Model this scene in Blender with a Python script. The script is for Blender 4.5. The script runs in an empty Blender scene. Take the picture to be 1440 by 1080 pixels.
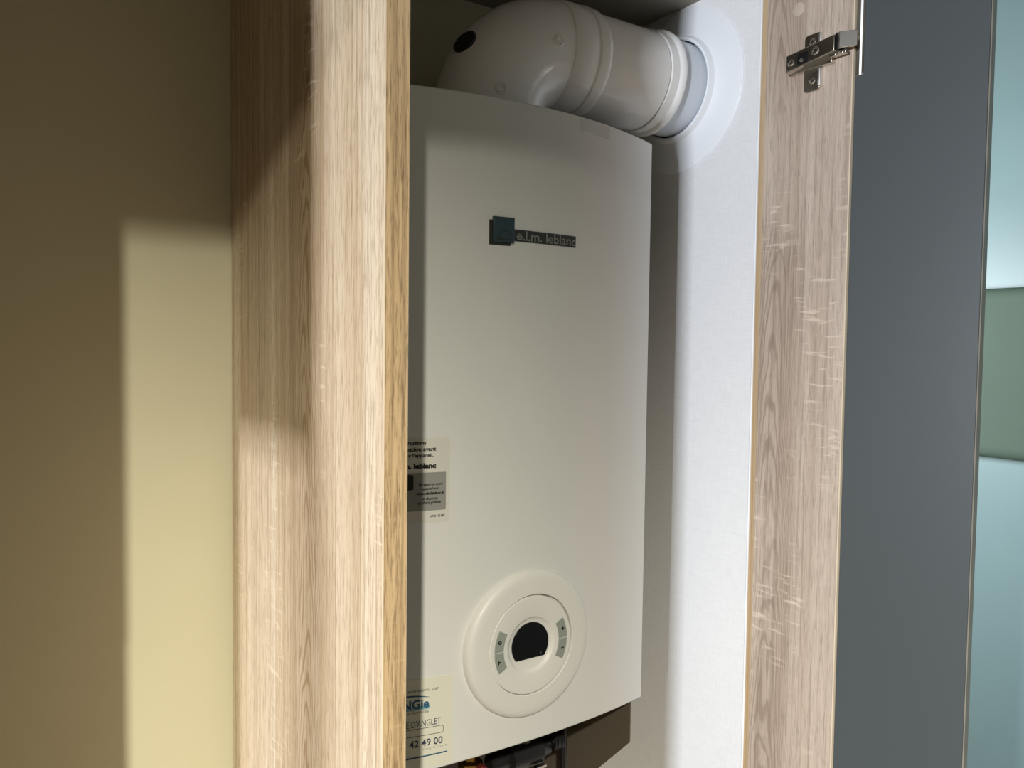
import bpy, bmesh, math, random
from mathutils import Vector, Matrix
random.seed(4)
PI = math.pi
scn = bpy.context.scene
COL = scn.collection
EYE = 1.5            # camera height above the floor; everything below is modelled relative to the eye and lifted at the end

# ------------------------------------------------------------------ camera, world, lamps, exposure
cd = bpy.data.cameras.new('camera'); cam = bpy.data.objects.new('camera', cd); COL.objects.link(cam)
cd.sensor_width = 36; cd.lens = 1131.13 / 1440 * 36; cd.clip_start = 0.01
yaw, pit, rol = math.radians(34.0477), math.radians(-2.6678), math.radians(0.7165)
F = Vector((math.sin(yaw) * math.cos(pit), math.cos(yaw) * math.cos(pit), math.sin(pit)))
R = Vector((math.cos(yaw), -math.sin(yaw), 0)); U = R.cross(F)
R2 = R * math.cos(rol) + U * math.sin(rol); U2 = U * math.cos(rol) - R * math.sin(rol)
m3 = Matrix((R2, U2, -F)).transposed()
cam.matrix_world = m3.to_4x4()
scn.camera = cam

w = bpy.data.worlds.new('world'); scn.world = w; w.use_nodes = True
w.node_tree.nodes['Background'].inputs[0].default_value = (0.6, 0.65, 0.7, 1)
w.node_tree.nodes['Background'].inputs[1].default_value = 0.05

def aim(o, at):
    o.rotation_euler = (Vector(at) - o.location).to_track_quat('-Z', 'Y').to_euler()

ld = bpy.data.lights.new('ceiling_spot', 'SPOT'); spot = bpy.data.objects.new('ceiling_spot', ld); COL.objects.link(spot)
ld.energy = 425; ld.color = (1.0, 0.945, 0.79); ld.shadow_soft_size = 0.03
ld.spot_size = math.radians(80); ld.spot_blend = 1.0
spot.location = (-0.868, -1.342, 1.0); aim(spot, (-0.24, 0.75, -1.80))

ld = bpy.data.lights.new('daylight', 'AREA'); day = bpy.data.objects.new('daylight', ld); COL.objects.link(day)
ld.shape = 'RECTANGLE'; ld.size = 0.26; ld.size_y = 0.6; ld.energy = 235; ld.color = (0.86, 0.92, 1.0)
day.location = (-4.05, -1.43, -0.02); aim(day, (0.5, 0.66, 0.0))

ld = bpy.data.lights.new('teal_wall_fill', 'AREA'); fill = bpy.data.objects.new('teal_wall_fill', ld); COL.objects.link(fill)  # added fill that brightens the teal wall, not a lamp of the room
ld.shape = 'DISK'; ld.size = 0.7; ld.energy = 34; ld.color = (0.95, 0.97, 1.0)
fill.location = (1.3, 2.0, 0.05); aim(fill, (2.7, 1.25, 0.0))

vs = scn.view_settings
vs.view_transform = 'Standard'; vs.look = 'None'; vs.gamma = 1; vs.exposure = 0.0; vs.use_curve_mapping = False

# ------------------------------------------------------------------ materials
def mat(name, col, rough=0.5, metal=0.0, bump=None, coat=0.0, var=0.0, alpha=None, spec=None):
    m = bpy.data.materials.new(name); m.use_nodes = True
    nt = m.node_tree; b = nt.nodes['Principled BSDF']
    b.inputs['Base Color'].default_value = (*col, 1); b.inputs['Roughness'].default_value = rough
    b.inputs['Metallic'].default_value = metal; b.inputs['Coat Weight'].default_value = coat
    if spec is not None: b.inputs['Specular IOR Level'].default_value = spec
    if alpha is not None: b.inputs['Alpha'].default_value = alpha
    tc = nt.nodes.new('ShaderNodeTexCoord')
    if var:
        n = nt.nodes.new('ShaderNodeTexNoise'); n.inputs['Scale'].default_value = 6; n.inputs['Detail'].default_value = 3
        nt.links.new(tc.outputs['Object'], n.inputs['Vector'])
        mx = nt.nodes.new('ShaderNodeMix'); mx.data_type = 'RGBA'
        mx.inputs[6].default_value = (*[c * (1 - var) for c in col], 1); mx.inputs[7].default_value = (*[min(1, c * (1 + var)) for c in col], 1)
        nt.links.new(n.outputs['Fac'], mx.inputs[0]); nt.links.new(mx.outputs[2], b.inputs['Base Color'])
    if bump:
        n2 = nt.nodes.new('ShaderNodeTexNoise'); n2.inputs['Scale'].default_value = bump[0]; n2.inputs['Detail'].default_value = 2
        nt.links.new(tc.outputs['Object'], n2.inputs['Vector'])
        bp = nt.nodes.new('ShaderNodeBump'); bp.inputs['Strength'].default_value = bump[1]; bp.inputs['Distance'].default_value = 0.001
        nt.links.new(n2.outputs['Fac'], bp.inputs['Height']); nt.links.new(bp.outputs['Normal'], b.inputs['Normal'])
    return m

def nd(nt, typ, **kw):
    n = nt.nodes.new(typ)
    for k, v in kw.items(): setattr(n, k, v)
    return n

def wood(name, light, mid, dark, fine=1.0, saw=1.0, rough=0.45, seed=0.0, cath=1.0, cy=0.0, cw=0.05, short=1.0):
    """printed oak: long pale and brown bands, short pore flecks, a cathedral figure around y = cy, pale cross marks"""
    m = bpy.data.materials.new(name); m.use_nodes = True
    nt = m.node_tree; L = nt.links; b = nt.nodes['Principled BSDF']; b.inputs['Roughness'].default_value = rough
    b.inputs['Specular IOR Level'].default_value = 0.35
    tc = nd(nt, 'ShaderNodeTexCoord')
    def noise(scale, detail=3, rgh=0.55, dist=0.0, off=0.0):
        mp = nd(nt, 'ShaderNodeMapping'); mp.inputs['Scale'].default_value = scale
        mp.inputs['Location'].default_value = (seed + off, seed * 1.7 + off, seed * 0.3 + off)
        L.new(tc.outputs['Object'], mp.inputs['Vector'])
        n = nd(nt, 'ShaderNodeTexNoise'); n.inputs['Scale'].default_value = 1; n.inputs['Detail'].default_value = detail
        n.inputs['Roughness'].default_value = rgh; n.inputs['Distortion'].default_value = dist
        L.new(mp.outputs['Vector'], n.inputs['Vector']); return n.outputs['Fac']
    def ramp(v, a, c, lo=0.0, hi=1.0):
        r = nd(nt, 'ShaderNodeMapRange', interpolation_type='SMOOTHSTEP'); r.inputs['From Min'].default_value = a; r.inputs['From Max'].default_value = c
        r.inputs['To Min'].default_value = lo; r.inputs['To Max'].default_value = hi
        L.new(v, r.inputs['Value']); return r.outputs['Result']
    def mixc(f, a, c):
        x = nd(nt, 'ShaderNodeMix', data_type='RGBA'); L.new(f, x.inputs[0])
        for i, s_ in ((6, a), (7, c)):
            if isinstance(s_, tuple): x.inputs[i].default_value = (*s_, 1)
            else: L.new(s_, x.inputs[i])
        return x.outputs[2]
    def op(a, k, o='MULTIPLY'):
        x = nd(nt, 'ShaderNodeMath', operation=o)
        for i, q in ((0, a), (1, k)):
            if isinstance(q, float): x.inputs[i].default_value = q
            elif q is not None: L.new(q, x.inputs[i])
        return x.outputs[0]
    sp = nd(nt, 'ShaderNodeSeparateXYZ'); L.new(tc.outputs['Object'], sp.inputs[0])
    broad = ramp(noise((34, 34, 0.7), 4, 0.55, 0.5), 0.36, 0.66)
    lines = ramp(noise((190, 190, 2.2), 3, 0.6, 0.3, 2.2), 0.47, 0.68)
    fibre = ramp(noise((430, 430, 30 * short), 3, 0.68, 0.2), 0.46, 0.72)
    pores = ramp(noise((800, 800, 60 * short), 2, 0.6, 0, 3.1), 0.55, 0.70)
    # cathedral: nested arches pointing along the grain
    dy = op(op(sp.outputs['Y'], cy, 'SUBTRACT'), op(op(noise((3, 3, 2.2), 1, 0.5, 0, 4.4), 0.5, 'SUBTRACT'), 0.05), 'ADD')
    q = op(dy, 1 / 0.0125); q = op(q, q)
    ph = op(op(op(sp.outputs['Z'], 17.0), q, 'ADD'), op(noise((42, 42, 9), 2, 0.5, 0.4, 7.7), 3.2), 'ADD')
    arch = ramp(op(op(ph, 2 * PI), None, 'SINE'), 0.15, 1.0)
    near = ramp(op(dy, None, 'ABSOLUTE'), cw * 0.45, cw, 1.0, 0.0)
    along = ramp(noise((2, 2, 3.2), 1, 0.5, 0, 13.1), 0.34, 0.50)
    arch = op(op(arch, near), along)
    heart = op(op(near, along), 0.30 * cath)
    c = mixc(broad, mid, light)
    c = mixc(op(lines, 0.44), c, dark)
    c = mixc(heart, c, dark)
    c = mixc(op(arch, min(1.0, 0.62 * cath)), c, dark)
    c = mixc(op(fibre, 0.42 * fine), c, dark)
    c = mixc(op(pores, 0.30 * fine), c, tuple(k * 0.7 for k in dark))
    sm = op(ramp(noise((26, 26, 170), 2, 0.6, 0.3, 5.5), 0.57, 0.68), ramp(noise((14, 14, 4), 1, 0.5, 0, 9.1), 0.50, 0.62))
    c = mixc(op(sm, 0.5 * saw), c, tuple(min(1, k * 1.15) for k in light))
    L.new(c, b.inputs['Base Color'])
    bp = nd(nt, 'ShaderNodeBump'); bp.inputs['Strength'].default_value = 0.3; bp.inputs['Distance'].default_value = 0.0006; bp.invert = True
    L.new(fibre, bp.inputs['Height']); L.new(bp.outputs['Normal'], b.inputs['Normal'])
    return m

def linen(name, col):
    m = bpy.data.materials.new(name); m.use_nodes = True
    nt = m.node_tree; L = nt.links; b = nt.nodes['Principled BSDF']; b.inputs['Roughness'].default_value = 0.6
    tc = nd(nt, 'ShaderNodeTexCoord'); outs = []
    for sc in ((700, 700, 45), (60, 60, 650)):
        mp = nd(nt, 'ShaderNodeMapping'); mp.inputs['Scale'].default_value = sc; L.new(tc.outputs['Object'], mp.inputs['Vector'])
        n = nd(nt, 'ShaderNodeTexNoise'); n.inputs['Scale'].default_value = 1; n.inputs['Detail'].default_value = 2
        L.new(mp.outputs['Vector'], n.inputs['Vector']); outs.append(n.outputs['Fac'])
    a = nd(nt, 'ShaderNodeMath', operation='ADD'); L.new(outs[0], a.inputs[0]); L.new(outs[1], a.inputs[1])
    bp = nd(nt, 'ShaderNodeBump'); bp.inputs['Strength'].default_value = 0.35; bp.inputs['Distance'].default_value = 0.0006
    L.new(a.outputs[0], bp.inputs['Height']); L.new(bp.outputs['Normal'], b.inputs['Normal'])
    mr = nd(nt, 'ShaderNodeMapRange'); mr.inputs['From Min'].default_value = 0.7; mr.inputs['From Max'].default_value = 1.3
    L.new(a.outputs[0], mr.inputs['Value'])
    mx = nd(nt, 'ShaderNodeMix', data_type='RGBA'); L.new(mr.outputs['Result'], mx.inputs[0])
    mx.inputs[6].default_value = (*[k * 0.95 for k in col], 1); mx.inputs[7].default_value = (*[min(1, k * 1.03) for k in col], 1)
    L.new(mx.outputs[2], b.inputs['Base Color'])
    return m

M = {}
M['oak'] = wood('oak_laminate', (0.79, 0.655, 0.495), (0.66, 0.51, 0.35), (0.31, 0.19, 0.095), cy=-0.04, cw=0.07, seed=0.4, cath=1.25, fine=1.35)
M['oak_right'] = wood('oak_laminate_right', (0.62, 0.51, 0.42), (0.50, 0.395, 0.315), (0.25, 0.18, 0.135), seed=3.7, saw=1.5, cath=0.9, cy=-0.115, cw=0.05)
M['oak_edge'] = wood('oak_edge_band', (0.60, 0.42, 0.23), (0.45, 0.29, 0.135), (0.15, 0.085, 0.035), fine=1.45, seed=1.3, saw=0.3, rough=0.5, cath=0.0, short=0.9)
M['oak_tan'] = wood('oak_edge_tan', (0.56, 0.42, 0.27), (0.48, 0.34, 0.20), (0.34, 0.22, 0.12), fine=0.6, seed=5.3, saw=0.2, cath=0.0)
M['edge_line'] = mat('edge_band_bright_arris', (0.75, 0.63, 0.47), 0.4, var=0.06)
M['cap'] = mat('beige_plastic_cap', (0.52, 0.42, 0.34), 0.45, var=0.04)
M['cream'] = mat('cream_wall_paint', (0.66, 0.625, 0.445), 0.75, bump=(350, 0.06), var=0.03)
M['linen'] = linen('white_linen_vinyl', (0.785, 0.78, 0.79))
M['sealant'] = mat('white_sealant', (0.82, 0.83, 0.86), 0.4, var=0.03)
M['teal'] = mat('teal_wall_paint', (0.29, 0.44, 0.46), 0.35, var=0.03)
M['green'] = mat('green_shade_band', (0.12, 0.18, 0.14), 0.8, var=0.05)  # tone of a dim reflected band, given to the added board
M['grey'] = mat('dark_grey_laminate', (0.063, 0.073, 0.076), 0.38, var=0.03)
M['door_edge'] = mat('door_edge_band', (0.30, 0.27, 0.22), 0.5, var=0.05)
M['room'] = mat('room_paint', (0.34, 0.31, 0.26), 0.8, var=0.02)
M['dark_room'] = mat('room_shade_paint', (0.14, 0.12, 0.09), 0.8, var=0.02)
M['floor'] = mat('floor_vinyl', (0.24, 0.19, 0.13), 0.5, var=0.08)
M['enamel'] = mat('white_enamel', (0.75, 0.755, 0.735), 0.30, bump=(900, 0.03), var=0.01)
M['casing'] = mat('casing_sheet', (0.13, 0.11, 0.08), 0.5, var=0.03)
M['plastic'] = mat('white_plastic', (0.77, 0.765, 0.73), 0.42, var=0.01)
M['flue'] = mat('white_flue_plastic', (0.88, 0.875, 0.86), 0.15, var=0.015)
M['flue_blue'] = mat('bluish_white_pvc', (0.66, 0.71, 0.78), 0.28, var=0.01)
M['rubber_white'] = mat('white_rubber', (0.82, 0.84, 0.87), 0.38, var=0.01)
M['black'] = mat('black_plastic', (0.008, 0.008, 0.009), 0.35, var=0.1)
M['screen'] = mat('black_display', (0.006, 0.007, 0.008), 0.12, var=0.1)
M['button'] = mat('grey_green_rubber', (0.30, 0.33, 0.30), 0.5, var=0.03)
M['ink'] = mat('black_ink', (0.012, 0.012, 0.012), 0.5, var=0.1)
M['ink_grey'] = mat('grey_ink', (0.12, 0.12, 0.12), 0.5, var=0.1)
M['ink_pale'] = mat('pale_ink', (0.42, 0.41, 0.33), 0.5, var=0.05)
M['ink_navy'] = mat('navy_ink', (0.035, 0.045, 0.10), 0.5, var=0.05)
M['ink_blue'] = mat('blue_ink', (0.02, 0.10, 0.20), 0.5, var=0.05)
M['ink_sky'] = mat('light_blue_ink', (0.22, 0.42, 0.48), 0.5, var=0.05)
M['paper'] = mat('white_sticker', (0.70, 0.69, 0.63), 0.45, var=0.01)
M['paper_grey'] = mat('grey_print', (0.30, 0.30, 0.28), 0.45, var=0.05)
M['paper_cream'] = mat('cream_sticker', (0.76, 0.75, 0.64), 0.45, var=0.02)
M['badge'] = mat('dark_teal_badge', (0.035, 0.060, 0.075), 0.32, var=0.05)
M['badge_back'] = mat('olive_black_badge', (0.030, 0.030, 0.020), 0.4, var=0.05)
M['badge_text'] = mat('badge_grey_text', (0.25, 0.26, 0.24), 0.35, var=0.05)
M['badge_bar'] = mat('charcoal_bar', (0.035, 0.035, 0.033), 0.4, var=0.05)
M['nickel'] = mat('nickel_plate', (0.62, 0.585, 0.53), 0.22, metal=1.0, var=0.05)
M['steel'] = mat('bright_steel', (0.78, 0.77, 0.75), 0.16, metal=1.0, var=0.03)
M['brushed'] = mat('brushed_steel', (0.80, 0.79, 0.77), 0.42, metal=1.0, var=0.03)
M['brass'] = mat('brass', (0.40, 0.25, 0.08), 0.32, metal=1.0, var=0.08)
M['copper'] = mat('copper', (0.50, 0.23, 0.12), 0.35, metal=1.0, var=0.08)
M['red'] = mat('red_plastic', (0.12, 0.015, 0.012), 0.4, var=0.05)
M['tape'] = mat('clear_tape', (0.85, 0.85, 0.84), 0.12, alpha=0.38, var=0.01)

# ------------------------------------------------------------------ geometry helpers
def box(bm, x0, x1, y0, y1, z0, z1):
    v = [bm.verts.new(p) for p in ((x0, y0, z0), (x1, y0, z0), (x1, y1, z0), (x0, y1, z0), (x0, y0, z1), (x1, y0, z1), (x1, y1, z1), (x0, y1, z1))]
    for f in ((3, 2, 1, 0), (4, 5, 6, 7), (0, 1, 5, 4), (1, 2, 6, 5), (2, 3, 7, 6), (3, 0, 4, 7)): bm.faces.new([v[i] for i in f])
    return v
def frame(axis):
    a = Vector(axis).normalized(); t = Vector((0, 0, 1)) if abs(a.z) < 0.9 else Vector((1, 0, 0))
    u = t.cross(a).normalized(); return a, u, a.cross(u)
def lathe(bm, c, axis, prof, n=48, cap0=True, cap1=True):
    a, u, v = frame(axis); c = Vector(c); rings = []
    for r, h in prof:
        if r < 1e-6: rings.append([bm.verts.new(c + a * h)])
        else: rings.append([bm.verts.new(c + a * h + (u * math.cos(2 * PI * i / n) + v * math.sin(2 * PI * i / n)) * r) for i in range(n)])
    for A, Bq in zip(rings, rings[1:]):
        for i in range(n):
            j = (i + 1) % n
            if len(A) == 1 and len(Bq) == 1: continue
            if len(A) == 1: bm.faces.new((A[0], Bq[j], Bq[i])) if False else bm.faces.new((A[0], Bq[i], Bq[j]))
            elif len(Bq) == 1: bm.faces.new((A[i], Bq[0], A[j]))
            else: bm.faces.new((A[i], Bq[i], Bq[j], A[j]))
    if cap0 and len(rings[0]) > 1: bm.faces.new(rings[0])
    if cap1 and len(rings[-1]) > 1: bm.faces.new(rings[-1][::-1])
def prism(bm, pts, d):
    d = Vector(d); A = [bm.verts.new(p) for p in pts]; Bq = [bm.verts.new(Vector(p) + d) for p in pts]
    bm.faces.new(A); bm.faces.new(Bq[::-1]); n = len(A)
    for i in range(n): bm.faces.new((A[i], Bq[i], Bq[(i + 1) % n], A[(i + 1) % n]))
def tube(bm, path, r, n=16, radii=None):
    P = [Vector(p) for p in path]; rings = []
    t0 = (P[1] - P[0]).normalized(); a, u, v = frame(t0)
    for k, p in enumerate(P):
        t = (P[min(k + 1, len(P) - 1)] - P[max(k - 1, 0)]).normalized()
        u = (u - t * u.dot(t)).normalized(); v = t.cross(u)
        rr = radii[k] if radii else r
        rings.append([bm.verts.new(p + (u * math.cos(2 * PI * i / n) + v * math.sin(2 * PI * i / n)) * rr) for i in range(n)])
    for A, Bq in zip(rings, rings[1:]):
        for i in range(n): bm.faces.new((A[i], A[(i + 1) % n], Bq[(i + 1) % n], Bq[i]))
    bm.faces.new(rings[0][::-1]); bm.faces.new(rings[-1])
def sphere(bm, c, r, n=16):
    bmesh.ops.create_uvsphere(bm, u_segments=n, v_segments=n // 2, radius=r, matrix=Matrix.Translation(c))

def origin_of(o):
    return Vector(o['_base']) if o is not None else Vector((0, 0, 0))
def obj(name, bm, m, parent=None, smooth=35, bevel=0.0, seg=2, label=None, fixn=True):
    if fixn: bmesh.ops.recalc_face_normals(bm, faces=bm.faces)
    if parent is not None: base = Vector(parent['_base'])
    else:
        xs = [v.co for v in bm.verts]
        base = Vector(((min(c.x for c in xs) + max(c.x for c in xs)) / 2, (min(c.y for c in xs) + max(c.y for c in xs)) / 2, min(c.z for c in xs)))
    for v in bm.verts: v.co -= base
    me = bpy.data.meshes.new(name); bm.to_mesh(me); bm.free()
    o = bpy.data.objects.new(name, me); COL.objects.link(o); me.materials.append(m)
    if smooth:
        for p in me.polygons: p.use_smooth = True
        me.set_sharp_from_angle(angle=math.radians(smooth))
    if bevel:
        md = o.modifiers.new('bevel', 'BEVEL'); md.width = bevel; md.segments = seg; md.limit_method = 'ANGLE'; md.angle_limit = math.radians(50)
    o['_base'] = tuple(base)
    if parent is not None: o.parent = parent
    else: o.location = base
    if label: o['label'] = label
    return o
def thing(name, loc, label, cat, group=None):
    o = bpy.data.objects.new(name, None); COL.objects.link(o); o.empty_display_size = 0.05
    o.location = loc; o['_base'] = tuple(loc); o['label'] = label; o['category'] = cat
    if group: o['group'] = group
    return o
def tag(o, label, cat): o['label'] = label; o['category'] = cat; return o
def struct(name, bm, m, label, cat, **k):
    o = obj(name, bm, m, **k); o['kind'] = 'structure'; o['label'] = label; o['category'] = cat; return o
def B(): return bmesh.new()

# ------------------------------------------------------------------ measured layout (eye at the origin, +x along the cabinets, +y into them)
XL, XL2 = 0.2534, 0.2733        # left oak panel
YF, YB = 0.5452, 0.958          # front plane and back wall
XW, YW = 0.8195, 0.6706         # inner face of the right side, where oak meets the white wall
ZC = 0.466                      # underside of the cabinet top
ZFL = -EYE

# ------------------------------------------------------------------ room shell
bm = B(); box(bm, -0.3, XW + 0.25, YB, YB + 0.1, ZFL, 1.2); struct('wall_back', bm, M['cream'], 'cream painted back wall behind the niches', 'wall')
bm = B(); box(bm, XW, XW + 0.08, YW, YB, ZFL, ZC); struct('wall_right', bm, M['linen'], 'white linen textured side wall right of the boiler', 'wall')
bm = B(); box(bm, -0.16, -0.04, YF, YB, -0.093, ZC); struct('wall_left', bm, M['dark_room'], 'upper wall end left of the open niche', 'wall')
bm = B(); box(bm, -0.16, -0.04, 0.765, YB, ZFL, -0.093); struct('wall_left', bm, M['dark_room'], 'lower wall end left of the niche, cut back to admit daylight', 'wall')  # unseen; front part left out so the daylight reaches the oak panel
# added thin panel left of the frame, edge-on to the daylight, blocking the spot
bm = B(); e = Vector((-0.897, -0.4418, 0)); nn = Vector((0.4418, -0.897, 0)); q0 = Vector((-0.041, YF, ZFL + 0.1))
prism(bm, [q0, q0 + e * 0.45, q0 + e * 0.45 - nn * 0.006, q0 - nn * 0.006 + e * 0.004], (0, 0, 0.45 - ZFL - 0.1))
struct('spot_blocker_1', bm, M['grey'], 'thin grey panel added to block the spot', 'door')
bm = B(); box(bm, -5.0, 3.6, -3.6, 2.6, ZFL - 0.1, ZFL); struct('floor', bm, M['floor'], 'brown floor of the room', 'floor')
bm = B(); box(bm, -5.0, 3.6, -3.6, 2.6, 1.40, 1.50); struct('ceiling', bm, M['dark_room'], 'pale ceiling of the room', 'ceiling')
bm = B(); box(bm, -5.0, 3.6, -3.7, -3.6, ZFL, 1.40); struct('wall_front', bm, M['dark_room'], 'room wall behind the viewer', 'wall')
bm = B(); box(bm, -5.1, -5.0, -3.6, 2.6, ZFL, 1.40); struct('wall_far_left', bm, M['room'], 'room wall at the far left', 'wall')
bm = B(); box(bm, -5.0, 3.6, 2.6, 2.7, ZFL, 1.40); struct('wall_rear', bm, M['room'], 'room wall beyond the cabinet run', 'wall')
bm = B(); box(bm, 2.7, 2.8, -3.6, 2.6, ZFL, 1.40); struct('wall_far_right', bm, M['teal'], 'teal painted wall beyond the grey cabinet door', 'wall')
bm = B(); box(bm, -1.6, 0.862, 0.053, YB, ZC, 1.40); struct('shadow_soffit_1', bm, M['room'], 'soffit over the cabinets, drawn forward to cast a shadow', 'soffit')  # unseen front edge placed to cast the shadow line on boiler and niche
bm = B(); tube(bm, [(XW + 0.0005, YW + 0.001, ZFL), (XW + 0.0005, YW + 0.001, -0.3), (XW + 0.0005, YW + 0.0014, 0.1), (XW + 0.0005, YW + 0.001, ZC)], 0.0016, 8)
struct('trim_2', bm, M['sealant'], 'white sealant bead between oak panel and white wall', 'trim')
bm = B(); box(bm, 2.63, 2.6995, 0.2, 2.4, -0.33, 0.20)  # made-up board; its green stands in for a soft band of reflection and shade
tag(obj('shade_band_board', bm, M['green'], bevel=0.034, seg=5), 'added green board standing in for a dim reflected band on the teal wall', 'board')

# ------------------------------------------------------------------ cabinet
cab = thing('boiler_cabinet', (0.55, 0.75, ZFL), 'light oak boiler cabinet standing open with grey door', 'cabinet')
bm = B(); box(bm, XL, XL2, YF, YB - 0.001, ZFL, ZC)
p = obj('side_panel', bm, M['oak'], cab, label='oak side panel between the empty niche and boiler')
bm = B(); box(bm, XL + 0.0008, XL2 - 0.0003, YF - 0.0012, YF, ZFL, ZC); obj('edge_band', bm, M['oak_edge'], p, label='darker coarse-grained oak front edge')
for xx in (XL, XL2 - 0.0008):
    bm = B(); box(bm, xx, xx + 0.0009, YF - 0.0010, YF, ZFL, ZC); obj('arris', bm, M['edge_line'], p, label='bright rounded corner of the edge band')
bm = B(); box(bm, XW, XW + 0.02, YF, YW - 0.0085, ZFL, ZC)
p2 = obj('side_panel', bm, M['oak_right'], cab, label='greyish oak panel carrying the hinge')
bm = B(); box(bm, XW + 0.0003, XW + 0.02, YW - 0.0085, YW, ZFL, ZC); obj('edge_strip', bm, M['oak_tan'], p2, label='tan strip along the rear of the panel')
bm = B(); box(bm, XW, XW + 0.019, YF - 0.0016, YF, ZFL, ZC); obj('edge_band', bm, M['edge_line'], p2, label='pale front edge band')
bm = B(); lathe(bm, (XW, 0.6172, 0.402), (-1, 0, 0), [(0.0082, 0), (0.0080, 0.0008), (0.0066, 0.0014), (0, 0.0016)], 28)
obj('cover_cap', bm, M['cap'], p2, label='round beige screw cover cap')
# door: hinged on the right panel, opened past square
beta = math.radians(14); ds = Vector((math.sin(beta), -math.cos(beta), 0)); dn = Vector((math.cos(beta), math.sin(beta), 0))
D0 = Vector((0.8215, 0.5425, 0)); DW = 0.132
def dp(s, n, z): return D0 + ds * s + dn * n + Vector((0, 0, z))
bm = B(); prism(bm, [dp(0, 0, ZFL + 0.1), dp(DW, 0, ZFL + 0.1), dp(DW, 0.018, ZFL + 0.1), dp(0, 0.018, ZFL + 0.1)], (0, 0, 0.45 - ZFL - 0.1))
door = obj('door', bm, M['grey'], cab, bevel=0.0008, label='dark grey cabinet door standing open')
bm = B(); prism(bm, [dp(DW, 0.0004, ZFL + 0.1), dp(DW + 0.001, 0.0012, ZFL + 0.1), dp(DW + 0.001, 0.0172, ZFL + 0.1), dp(DW, 0.0176, ZFL + 0.1)], (0, 0, 0.45 - ZFL - 0.1))
obj('edge_band', bm, M['door_edge'], door, label='beige-brown door edge')
# hinge
bm = B()
def rrect(y0, y1, z0, z1, r, n=5):
    pts = []
    for cy, cz, a0 in ((y1 - r, z1 - r, 0), (y0 + r, z1 - r, 90), (y0 + r, z0 + r, 180), (y1 - r, z0 + r, 270)):
        for i in range(n + 1):
            a = math.radians(a0 + 90 * i / n); pts.append((cy + r * math.cos(a), cz + r * math.sin(a)))
    return pts
prism(bm, [(XW, y, z) for y, z in rrect(0.5835, 0.606, 0.3005, 0.3665, 0.005)], (-0.0028, 0, 0))
prism(bm, [(XW, y, z) for y, z in rrect(0.566, 0.622, 0.325, 0.349, 0.002)], (-0.007, 0, 0))
hinge = obj('hinge', bm, M['nickel'], cab, bevel=0.0008, label='nickel concealed hinge screwed to the oak panel')
for z0, z1 in ((0.3035, 0.324), (0.3525, 0.364)):
    bm = B(); prism(bm, [(XW, y, z) for y, z in rrect(0.5815, 0.5845, z0, z1, 0.0012, 3)], (-0.0065, 0, 0))
    obj('plate_lug', bm, M['brushed'], hinge, bevel=0.0006, label='bright folded lug of the plate')
bm = B(); XA = XW - 0.0170
def armz(y): t = (0.623 - y) / 0.067; return 0.3253 + 0.0078 * t, 0.3452 + 0.0062 * t
v = []
za, zb_ = armz(0.623); zc_, zd_ = armz(0.5565)
A = [(XA + 0.0035, 0.624, za + 0.001), (XA, 0.6195, za), (XA, 0.5565, zc_), (XA + 0.012, 0.5565, zc_), (XA + 0.012, 0.621, za)]
Bt = [(XA + 0.0035, 0.624, zb_ - 0.001), (XA, 0.6195, zb_), (XA, 0.5565, zd_), (XA + 0.012, 0.5565, zd_), (XA + 0.012, 0.621, zb_)]
a_ = [bm.verts.new(q) for q in A]; b_ = [bm.verts.new(q) for q in Bt]
bm.faces.new(a_); bm.faces.new(b_[::-1])
for i in range(5): bm.faces.new((a_[i], b_[i], b_[(i + 1) % 5], a_[(i + 1) % 5]))
obj('hinge_arm', bm, M['nickel'], hinge, bevel=0.0012, seg=3)
bm = B(); prism(bm, [(XA - 0.0003, y, z) for y, z in rrect(0.590, 0.6045, 0.3300, 0.3430, 0.003)], (0.001, 0, 0))
obj('arm_slot', bm, M['black'], hinge, label='dark adjusting slot in the arm')
for (y, z, r, x, nm) in ((0.6136, 0.3352, 0.0042, XA, 'adjusting_screw'), (0.5812, 0.3402, 0.0052, XA, 'adjusting_screw'), (0.5985, 0.3345, 0.0026, XA - 0.0002, 'cam_pin'),
                         (0.5955, 0.3575, 0.0042, XW - 0.0028, 'fixing_screw'), (0.5945, 0.3125, 0.0042, XW - 0.0028, 'fixing_screw')):
    bm = B(); lathe(bm, (x, y, z), (-1, 0, 0), [(r, -0.0004), (r, 0.0004), (r * 0.8, 0.0014), (r * 0.45, 0.0016), (r * 0.38, 0.0006), (0, 0.0005)], 20)
    obj(nm, bm, M['steel'], hinge, label='bright round steel screw head' if 'screw' in nm else None)
bm = B()
prism(bm, [(XA + 0.0005, 0.5558, zc_ + 0.001), (XA + 0.0005, 0.5558, zd_ + 0.0004), (XA + 0.0005, 0.549, zd_ + 0.0006), (XA + 0.0005, 0.549, zc_ + 0.0005)], (0.010, 0, 0))
obj('knuckle_gap', bm, M['black'], hinge, label='black block filling the gap at the knuckle')  # solid black block drawn in place of the dark gap
bm = B()
prism(bm, [(XA - 0.0008, 0.5502, zc_ + 0.0004), (XA - 0.0008, 0.5502, zd_ + 0.0006), (XA + 0.0075, 0.5330, zd_ - 0.0005), (XA + 0.0075, 0.5330, zc_ + 0.001)], (0.0022, 0.0040, 0))
obj('hinge_link', bm, M['steel'], hinge, bevel=0.0006, label='bright link plate between arm and cup')
bm = B()
box(bm, XA + 0.004, XA + 0.011, 0.545, 0.566, zc_ - 0.004, zc_ - 0.0002)
for y in (0.5475, 0.552, 0.5565): box(bm, XA + 0.0025, XA + 0.0045, y, y + 0.0022, zc_ - 0.0042, zc_ - 0.0008)
obj('spring_clip', bm, M['nickel'], hinge, bevel=0.0005)
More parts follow.
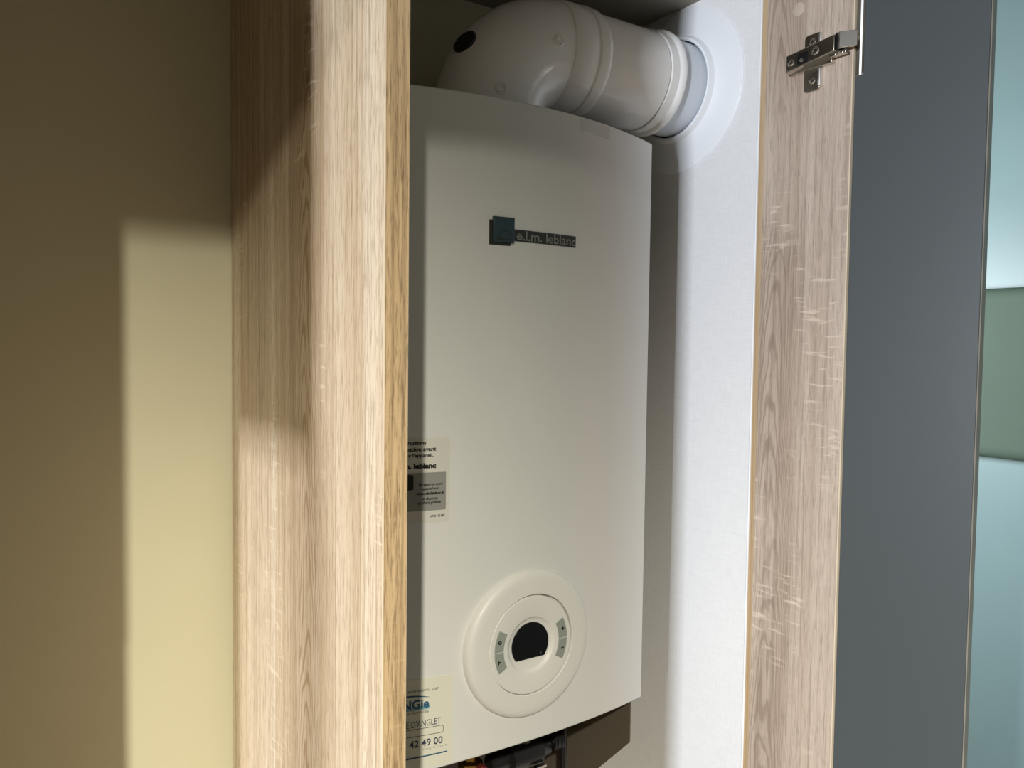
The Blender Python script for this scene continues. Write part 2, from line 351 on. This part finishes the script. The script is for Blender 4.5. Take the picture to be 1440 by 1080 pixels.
bm = B(); zz = [(0.0005, 0.304), (0.0085, 0.304), (0.0095, 0.308), (0.0095, 0.391), (0.0085, 0.396), (0.0005, 0.396)]
prism(bm, [dp(s, -0.0018, z) for s, z in zz], tuple(dn * 0.0020)); obj('hinge_cup', bm, M['steel'], hinge, bevel=0.0007, label='bright cup flange on the door')

bm = B(); prism(bm, [dp(0.0052, -0.0024, 0.3050), dp(0.0090, -0.00135, 0.3050), dp(0.0090, 0.0, 0.3050), dp(0.0052, 0.0, 0.3050)], (0, 0, 0.091)); obj('cup_glint_facet', bm, M['brushed'], hinge, label='flat facet on the cup flange, angled to catch the daylight')  # added wedge, turned to reflect the daylight as a bright line

# ------------------------------------------------------------------ boiler
XC, W2, YFc, BUL = 0.5058, 0.218, 0.7168, 0.0427
ZT, ZB, AT, AB = 0.2607, -0.4415, 0.0015, -0.0156
def fy(x): u = (x - XC) / W2; return YFc + BUL * u * u
boil = thing('gas_boiler', (XC, 0.85, -0.60), 'white wall-hung gas boiler with round control panel inside the cabinet', 'boiler')
bm = B(); N = 40; NZ = 6; YBK = 0.776; grid = []
for i in range(N + 1):
    u = -1 + 2 * i / N; x = XC + u * W2; zt = ZT - AT * u * u; zb = ZB + AB * u * u
    grid.append([bm.verts.new((x, fy(x), zb + (zt - zb) * k / NZ)) for k in range(NZ + 1)] + [bm.verts.new((x, YBK, zt)), bm.verts.new((x, YBK, zb))])
n = NZ + 3
for a, c in zip(grid, grid[1:]):
    for k in range(n): bm.faces.new((a[k], c[k], c[(k + 1) % n], a[(k + 1) % n]))
bm.faces.new(grid[0]); bm.faces.new(grid[-1][::-1])
obj('front_cover', bm, M['enamel'], boil, smooth=30, bevel=0.0016)
bm = B(); box(bm, 0.296, 0.715, 0.7762, YB - 0.001, -0.43, 0.2595)
obj('casing', bm, M['casing'], boil, bevel=0.002, label='dark sheet casing behind the cover')
for xs in (0.2975, 0.7125):
    bm = B()
    prism(bm, [(xs, 0.768, -0.4302), (xs, 0.768, -0.518), (xs, 0.830, -0.581), (xs, 0.93, -0.685), (xs, YB - 0.001, -0.70), (xs, YB - 0.001, -0.4302)], (0.0015, 0, 0))
    obj('side_skirt', bm, M['casing'], boil, label='slanted side plate below the casing')

bm = B(); box(bm, 0.2992, 0.7124, YB - 0.004, YB - 0.001, -0.78, -0.4302); obj('rear_shade_plate', bm, M['casing'], boil, label='dark sheet added over the back wall below the casing')  # added dark sheet, gives the lit back wall its shade under the boiler
def on_front(bm, pts, off=0.0004, th=0.0004, nx=12):
    """flat polygon (x, z) laid on the bulging front as a thin plate"""
    A = [bm.verts.new((x, fy(x) - off, z)) for x, z in pts]; C = [bm.verts.new((x, fy(x) - off + th, z)) for x, z in pts]
    bm.faces.new(A); bm.faces.new(C[::-1]); n = len(A)
    for i in range(n): bm.faces.new((A[i], C[i], C[(i + 1) % n], A[(i + 1) % n]))
def plate(bm, x0, x1, z0, z1, off, r=0.0, nx=10):
    """rounded rectangle that follows the curve of the front, built from columns"""
    cols = []
    xs = sorted(set([x0 + (x1 - x0) * i / nx for i in range(nx + 1)] + ([x0 + r * k / 4 for k in range(5)] + [x1 - r * k / 4 for k in range(5)] if r else [])))
    for x in xs:
        d = min(x - x0, x1 - x); c = r - math.sqrt(max(0, r * r - (r - d) ** 2)) if r and d < r else 0
        y = fy(x)
        cols.append([bm.verts.new(q) for q in ((x, y - off, z0 + c), (x, y - off, z1 - c), (x, y + 0.0006, z1 - c), (x, y + 0.0006, z0 + c))])
    for a, b in zip(cols, cols[1:]):
        for k in range(4): bm.faces.new((a[k], b[k], b[(k + 1) % 4], a[(k + 1) % 4]))
    bm.faces.new(cols[0]); bm.faces.new(cols[-1][::-1])
def dense(pts, n=10):
    out = []
    for (xa, za), (xb, zb) in zip(pts, pts[1:] + pts[:1]):
        k = n if abs(xb - xa) > 0.006 else 1
        out += [(xa + (xb - xa) * i / k, za + (zb - za) * i / k) for i in range(k)]
    return out
def text_into(bm, s, x0, x1, z0, z1, off, bold=0.0, depth=0.0003, base=False, z1f=None, yfun=None):
    """lettering filling the rectangle x0..x1, z0..z1 on the front"""
    cu = bpy.data.curves.new('txt', 'FONT'); cu.body = s; cu.size = 1; cu.offset = bold; cu.resolution_u = 3
    to = bpy.data.objects.new('txt', cu); COL.objects.link(to)
    dg = bpy.context.evaluated_depsgraph_get(); dg.update()
    me = bpy.data.meshes.new_from_object(to.evaluated_get(dg))
    COL.objects.unlink(to); bpy.data.objects.remove(to)
    vx = [v.co.x for v in me.vertices]; vz = [v.co.y for v in me.vertices]
    ax, bx, az, bz = min(vx), max(vx), min(vz), max(vz)
    yf_ = yfun or fy
    vs_ = []
    for v in me.vertices:
        x = x0 + (v.co.x - ax) / (bx - ax) * (x1 - x0); z = z0 + (v.co.y - az) / (bz - az) * (z1 - z0)
        vs_.append(bm.verts.new((x, yf_(x) - off, z)))
    for pl in me.polygons:
        try: bm.faces.new([vs_[i] for i in pl.vertices])
        except ValueError: pass
    bpy.data.meshes.remove(me); bpy.data.curves.remove(cu)

# badge
bm = B(); plate(bm, 0.4546, 0.4800, 0.1070, 0.1328, 0.0008); badge = obj('badge', bm, M['badge_back'], boil, label='dark square badge with lettered bar')
bm = B(); plate(bm, 0.4583, 0.4838, 0.1100, 0.1366, 0.0030); obj('badge_square', bm, M['badge'], badge, bevel=0.0005, label='blue-grey front square')
bm = B()
cxb, czb = 0.4722, 0.1142
arc = [(cxb + 0.0080 * math.cos(PI * i / 20), czb + 0.0085 * math.sin(PI * i / 20)) for i in range(21)]
arc2 = [(cxb + 0.0071 * math.cos(PI * i / 20), czb + 0.0076 * math.sin(PI * i / 20)) for i in range(21)]
vo = [bm.verts.new((x, fy(x) - 0.0033, z)) for x, z in arc]; vi = [bm.verts.new((x, fy(x) - 0.0033, z)) for x, z in arc2]
for i in range(20): bm.faces.new((vo[i], vo[i + 1], vi[i + 1], vi[i]))
c1 = [bm.verts.new((x, fy(x) - 0.0033, z)) for x, z in ((0.4602, 0.1126), (0.4805, 0.1126), (0.4805, 0.1136), (0.4602, 0.1136))]; bm.faces.new(c1)
obj('badge_arch', bm, M['badge_back'], badge, label='dark arch line on the square')
bm = B(); plate(bm, 0.4838, 0.5708, 0.1126, 0.1250, 0.0010); obj('badge_bar', bm, M['badge_bar'], badge, label='dark bar of the badge')
bm = B(); text_into(bm, 'e.l.m. leblanc', 0.4875, 0.5700, 0.1138, 0.1240, 0.0014, 0.012); obj('badge_lettering', bm, M['badge_text'], badge, smooth=0, fixn=False)

# instruction sticker
bm = B(); plate(bm, 0.340, 0.4128, -0.1822, -0.0948, 0.0003, 0.004); st = obj('instruction_sticker', bm, M['paper'], boil, label='white printed instruction sticker half hidden by panel')
bm = B(); plate(bm, 0.345, 0.4086, -0.1699, -0.1305, 0.0005); obj('printed_block', bm, M['paper_grey'], st, label='grey printed block')
bm = B()
text_into(bm, 'instructions', 0.3600, 0.3873, -0.1018, -0.0978, 0.0006, 0.035)
text_into(bm, 'utilisation avant', 0.3580, 0.3978, -0.1082, -0.1040, 0.0006, 0.03)
text_into(bm, "utiliser l'appareil.", 0.3560, 0.3950, -0.1154, -0.1104, 0.0006, 0.025)
text_into(bm, 'e.l.m. leblanc', 0.3545, 0.3979, -0.1262, -0.1207, 0.0006, 0.06)
text_into(bm, 'Enregistrez votre', 0.3800, 0.4048, -0.1448, -0.1412, 0.0008, 0.022)
text_into(bm, 'appareil sur', 0.3830, 0.4010, -0.1492, -0.1456, 0.0008, 0.022)
text_into(bm, 'www.elmleblanc.fr', 0.3775, 0.4068, -0.1535, -0.1502, 0.0008, 0.045)
text_into(bm, 'et découvrez', 0.3840, 0.3998, -0.1590, -0.1555, 0.0008, 0.022)
text_into(bm, 'un client préféré', 0.3790, 0.4030, -0.1640, -0.1598, 0.0008, 0.022)
text_into(bm, '6 720 170 098', 0.3923, 0.4072, -0.1772, -0.1746, 0.0006, 0.02)
obj('printed_text', bm, M['ink'], st, smooth=0, fixn=False)
bm = B(); plate(bm, 0.3540, 0.3744, -0.1480, -0.1322, 0.0009, 0.002); obj('printed_symbol', bm, M['ink'], st, label='black rounded printed symbol')

# service sticker
bm = B(); plate(bm, 0.330, 0.4178, -0.4410, -0.3455, 0.0003, 0.001); sv = obj('service_sticker', bm, M['paper_cream'], boil, label='cream service sticker with blue logo and phone number')
bm = B(); text_into(bm, 'entretenu par', 0.3700, 0.4029, -0.3605, -0.3567, 0.0006, 0.0)
text_into(bm, 'Home Services', 0.3600, 0.3920, -0.3822, -0.3790, 0.0006, 0.0)
obj('small_print', bm, M['ink_grey'], sv, smooth=0, fixn=False)
bm = B(); text_into(bm, 'eNGie', 0.3584, 0.3924, -0.3770, -0.3672, 0.0006, 0.03)
o1 = [(0.356 + 0.037 * i / 16, -0.3660 + 0.0038 * math.sin(PI * (0.15 + 0.85 * i / 16))) for i in range(17)]
o2 = [(x, z - 0.0016 * math.sin(PI * (i + 1) / 18)) for i, (x, z) in enumerate(o1)]
va = [bm.verts.new((x, fy(x) - 0.0006, z)) for x, z in o1]; vb = [bm.verts.new((x, fy(x) - 0.0006, z)) for x, z in o2]
for i in range(16): bm.faces.new((vb[i], vb[i + 1], va[i + 1], va[i]))
obj('company_logo', bm, M['ink_blue'], sv, smooth=0, fixn=False, label='dark blue company logo with arc')
bm = B(); plate(bm, 0.352, 0.3935, -0.3785, -0.3745, 0.00045, 0.0015); obj('logo_lower_half', bm, M['ink_sky'], sv, label='light blue lower half of the logo')  # light blue print under the logo lettering
bm = B(); text_into(bm, "E D'ANGLET", 0.3688, 0.4050, -0.3965, -0.3895, 0.0006, 0.0)
text_into(bm, '42 49 00', 0.3720, 0.4073, -0.4180, -0.4103, 0.0006, 0.015); obj('town_and_number', bm, M['ink_navy'], sv, smooth=0, fixn=False)
bm = B()
pts = dense(rrect(0.335, 0.4085, -0.4065, -0.3982, 0.003)); pin = dense(rrect(0.3356, 0.4079, -0.4059, -0.3988, 0.0024))
va = [bm.verts.new((x, fy(x) - 0.0006, z)) for x, z in pts]; vb = [bm.verts.new((x, fy(x) - 0.0006, z)) for x, z in pin]
for i in range(len(pts)): bm.faces.new((va[i], va[(i + 1) % len(pts)], vb[(i + 1) % len(pts)], vb[i]))
obj('printed_frame', bm, M['ink_grey'], sv, smooth=0, label='thin rounded frame line')
bm = B(); text_into(bm, 'engie.com', 0.3860, 0.4128, -0.4225, -0.4192, 0.0006, 0.0); obj('web_address', bm, M['ink_pale'], sv, smooth=0, fixn=False, label='very pale web address')
bm = B()
va = [bm.verts.new((x, fy(x) - 0.0007, z)) for x, z in [(0.345 + 0.067 * i / 14, -0.4288 + 0.0018 * i / 14) for i in range(15)]]
vb = [bm.verts.new((x, fy(x) - 0.0007, z)) for x, z in [(0.345 + 0.067 * i / 14, -0.4305 + 0.0022 * i / 14) for i in range(15)]]
for i in range(14): bm.faces.new((vb[i], vb[i + 1], va[i + 1], va[i]))
obj('printed_bar', bm, M['ink_blue'], sv, smooth=0, label='dark blue printed bar')

# clear tape left at the top corner
bm = B(); plate(bm, 0.577, 0.6275, 0.2440, 0.2585, 0.0004, 0.002); obj('clear_tape', bm, M['tape'], boil, label='strip of clear tape at the top edge')

# control panel (rings around the y axis, heights towards the viewer)
CC = (0.5110, 0.7173, -0.3285)
bm = B(); lathe(bm, CC, (0, -1, 0), [(0.0825, -0.009), (0.0825, 0.0005), (0.0818, 0.0035), (0.0795, 0.0060), (0.0755, 0.0073), (0.070, 0.0077), (0.0566, 0.0080), (0.0558, 0.0074), (0.0557, 0.002), (0.054, 0.002), (0.054, -0.005)], 96)
cp = obj('control_panel', bm, M['plastic'], boil, label='round white control panel ring')
CC = (0.5095, CC[1], CC[2])
bm = B(); lathe(bm, CC, (0, -1, 0), [(0.0545, 0.0), (0.0545, 0.0074), (0.0538, 0.0082), (0.0325, 0.0086), (0.0308, 0.0080), (0.0290, 0.0056), (0.0275, 0.0050), (0, 0.0050)], 80)
obj('dial_plate', bm, M['plastic'], cp)
bm = B(); rr = 0.0247; a0 = math.asin(-0.0158 / rr)
pts = [(CC[0] + rr * math.cos(a0 + (PI - 2 * a0) * i / 40), CC[1] - 0.0048, CC[2] + rr * math.sin(a0 + (PI - 2 * a0) * i / 40)) for i in range(41)]
prism(bm, pts, (0, -0.0016, 0)); obj('display', bm, M['screen'], cp, bevel=0.0004, label='black display with a flat lower edge')
def sector(bm, r0, r1, d0, d1, y, th, n=10):
    pts = [(CC[0] + r1 * math.cos(math.radians(d0 + (d1 - d0) * i / n)), y, CC[2] + r1 * math.sin(math.radians(d0 + (d1 - d0) * i / n))) for i in range(n + 1)]
    pts += [(CC[0] + r0 * math.cos(math.radians(d1 + (d0 - d1) * i / n)), y, CC[2] + r0 * math.sin(math.radians(d1 + (d0 - d1) * i / n))) for i in range(n + 1)]
    prism(bm, pts, (0, th, 0))
for d0, d1, what in ((151, 179.4, 'upper left button with a ring symbol'), (180.6, 209, 'lower left button with a flag symbol'), (0.6, 29, 'upper right button with a plus sign'), (-29, -0.6, 'lower right button with a minus sign')):
    bm = B(); sector(bm, 0.0372, 0.0487, d0, d1, CC[1] - 0.0076, -0.0016); obj('button', bm, M['button'], cp, bevel=0.0004, label='grey ' + what)
bm = B(); ys = CC[1] - 0.0094
def bx(x, z, w_, h_): box(bm, x - w_, x + w_, ys - 0.0002, ys + 0.0002, z - h_, z + h_)
ax, az = CC[0] + 0.0425, CC[2]
def sym(): global bm; obj('button_symbol', bm, M['ink'], cp, smooth=0); bm = B()
bx(ax, az + 0.0110, 0.0020, 0.0005); bx(ax, az + 0.0110, 0.0005, 0.0020); sym()
bx(ax, az - 0.0110, 0.0020, 0.0005); sym()
ax = CC[0] - 0.0425
for i in range(16):
    a, b2 = 2 * PI * i / 16, 2 * PI * (i + 1) / 16
    prism(bm, [(ax + q * math.cos(t), ys, az + 0.0110 + q * math.sin(t)) for q, t in ((0.0022, a), (0.0022, b2), (0.0013, b2), (0.0013, a))], (0, -0.0002, 0))
bx(ax, az + 0.0110, 0.0016, 0.0004); sym()
bx(ax - 0.0012, az - 0.0112, 0.0004, 0.0022); prism(bm, [(ax - 0.001, ys, az - 0.0092), (ax + 0.0018, ys, az - 0.0104), (ax - 0.001, ys, az - 0.0118)], (0, -0.0002, 0))
sym(); bm.free()
bm = B(); text_into(bm, '3', CC[0] + 0.0128, CC[0] + 0.0150, CC[2] - 0.0135, CC[2] - 0.0100, 0, 0.0, yfun=lambda x: CC[1] - 0.0066)
obj('display_mark', bm, M['ink_grey'], cp, smooth=0, fixn=False)

# ------------------------------------------------------------------ flue
FY, FZ = 0.807, 0.3534
flue = thing('flue_pipe', (0.506, FY, 0.254), 'white flue pipe bending from boiler top into the right wall', 'pipe')
bm = B(); EC = Vector((0.596, FY, FZ - 0.09)); path = [(0.506, FY, 0.2612)]; er = 0.0640
for i in range(25):
    a = PI - (PI / 2) * i / 24; path.append(EC + Vector((0.09 * math.cos(a), 0, 0.09 * math.sin(a))))
tube(bm, path, er, 64); elbow = obj('elbow', bm, M['flue'], flue, smooth=50)
def el(th, ph, r=er):
    th, ph = math.radians(th), math.radians(ph); n_ = Vector((math.cos(ph) * math.cos(th), -math.sin(ph), math.cos(ph) * math.sin(th)))
    return EC + Vector((0.09 * math.cos(th), 0, 0.09 * math.sin(th))) + n_ * r, n_
for th, ph in ((113, 89), (171, 70)):
    pc, pn = el(th, ph); bm = B()
    lathe(bm, pc, pn, [(0.0064, -0.002), (0.0064, 0.0010), (0.0054, 0.0016), (0.0046, 0.0002), (0.0040, 0.0002), (0.0036, 0.0012), (0.0018, 0.0012), (0.0012, 0.0), (0, 0)], 24)
    obj('screw_cap', bm, M['flue'], elbow, label='small round plug on the elbow')
pc, pn = el(150, 15); bm = B(); lathe(bm, pc, pn, [(0.0150, -0.004), (0.0150, 0.0012), (0.0135, 0.0020), (0.0118, 0.0014), (0.0105, 0.0012), (0, 0.0012)], 32)
obj('test_port', bm, M['black'], elbow, label='black round port on the elbow')
bm = B(); lathe(bm, (0, FY, FZ), (1, 0, 0), [(0.060, 0.586), (0.0650, 0.586), (0.0662, 0.589), (0.0664, 0.6175), (0.0655, 0.6195), (0.0655, 0.621), (0.0668, 0.623), (0.0668, 0.634), (0.0660, 0.638), (0.0645, 0.6405), (0.060, 0.641)], 72)
obj('elbow_socket', bm, M['flue'], flue, smooth=25)
bm = B(); lathe(bm, (0, FY, FZ), (1, 0, 0), [(0.0634, 0.640), (0.0634, 0.7380), (0.0628, 0.7386)], 72); obj('pipe', bm, M['flue'], flue)
bm = B(); lathe(bm, (0, FY, FZ), (1, 0, 0), [(0.0580, 0.734), (0.0590, 0.7398), (0.0642, 0.7400), (0.0648, 0.7408), (0.0648, 0.7530), (0.0664, 0.7550), (0.0680, 0.7575), (0.0684, 0.7600), (0.0680, 0.7625), (0.0660, 0.7640), (0.0612, 0.7645)], 72)
obj('pipe_collar', bm, M['flue'], flue, smooth=25)
bm = B(); lathe(bm, (0, FY, FZ), (1, 0, 0), [(0.0618, 0.760), (0.0618, XW - 0.001)], 72); obj('wall_pipe', bm, M['flue_blue'], flue, label='bluish-white pipe end at the wall')
bm = B(); lathe(bm, (XW, FY, FZ), (-1, 0, 0), [(0.1103, 0), (0.1103, 0.0012), (0.109, 0.0020), (0.090, 0.0052), (0.077, 0.0078), (0.0712, 0.0105), (0.0690, 0.0150), (0.0680, 0.0175), (0.0660, 0.0180), (0.0640, 0.0165), (0.0635, 0.0)], 96)
tag(obj('wall_rosette', bm, M['rubber_white'], smooth=30), 'round white wall collar around the flue on the linen wall', 'collar')

# ------------------------------------------------------------------ plumbing below the boiler
g = thing('gas_valve', (0.524, 0.86, -0.60), 'brass valve with red cap under the boiler front', 'valve')
bm = B(); lathe(bm, (0.524, 0.86, 0), (0, 0, 1), [(0.009, -0.59), (0.009, -0.575), (0.014, -0.572), (0.014, -0.556), (0.011, -0.553), (0.011, -0.545), (0.016, -0.543), (0.016, -0.530), (0.010, -0.528), (0.010, -0.505)], 6)
obj('valve_body', bm, M['brass'], g)
bm = B(); lathe(bm, (0.524, 0.86, 0), (0, 0, 1), [(0.0075, -0.510), (0.0075, -0.4302)], 20); obj('pipe_stub', bm, M['copper'], g)
bm = B(); lathe(bm, (0.528, 0.842, -0.533), (0, -1, 0), [(0.006, 0), (0.006, 0.008), (0.005, 0.009), (0, 0.009)], 16); obj('valve_cap', bm, M['red'], g, label='small dark red cap')
bm = B(); tube(bm, [(0.524, 0.86, -0.588), (0.524, 0.86, -0.75), (0.524, 0.88, -0.85), (0.524, 0.94, -0.89), (0.524, 0.9575, -0.89)], 0.0075, 14); obj('supply_pipe', bm, M['copper'], g)
g = thing('filling_valve', (0.59, 0.85, -0.58), 'black filling valve with ribbed handle under the boiler', 'valve')
bm = B(); lathe(bm, (0, 0.85, -0.5365), (1, 0, 0), [(0.010, 0.545), (0.0125, 0.547), (0.0125, 0.572), (0.019, 0.575), (0.019, 0.622), (0.014, 0.625), (0.012, 0.634), (0.012, 0.638)], 24); obj('valve_body', bm, M['black'], g)
bm = B()
prof = []
for k in range(7): prof += [(0.0125, 0.6395 + k * 0.0024), (0.0140, 0.6400 + k * 0.0024), (0.0140, 0.6412 + k * 0.0024), (0.0125, 0.6417 + k * 0.0024)]
lathe(bm, (0, 0.845, -0.528), (1, 0, 0), prof, 24); obj('knob', bm, M['black'], g, label='ribbed black knob')
bm = B(); lathe(bm, (0.600, 0.85, 0), (0, 0, 1), [(0.010, -0.5200), (0.010, -0.4302)], 20); obj('pipe_stub', bm, M['casing'], g)
bm = B(); tube(bm, [(0.572, 0.85, -0.549), (0.575, 0.85, -0.60), (0.578, 0.855, -0.75), (0.578, 0.88, -0.87), (0.578, 0.9575, -0.90)], 0.009, 16); obj('drain_pipe', bm, M['casing'], g)
bm = B(); box(bm, 0.606, 0.622, 0.828, 0.835, -0.552, -0.549); box(bm, 0.606, 0.609, 0.829, 0.834, -0.560, -0.549); obj('clip', bm, M['steel'], g, label='small bright wire clip')
bm = B(); tube(bm, [(0.6625, 0.845, -0.4302), (0.6628, 0.845, -0.50), (0.6625, 0.845, -0.54), (0.664, 0.845, -0.60), (0.668, 0.845, -0.75), (0.668, 0.845, -1.2), (0.668, 0.845, ZFL + 0.003)], 0.0052, 14)
tag(obj('drain_hose', bm, M['black']), 'thin black hose hanging below the boiler beside the valve', 'hose')

# ------------------------------------------------------------------ lift everything to floor level zero
for o in list(scn.objects):
    if o.parent is None: o.location.z += EYE
    if '_base' in o: del o['_base']
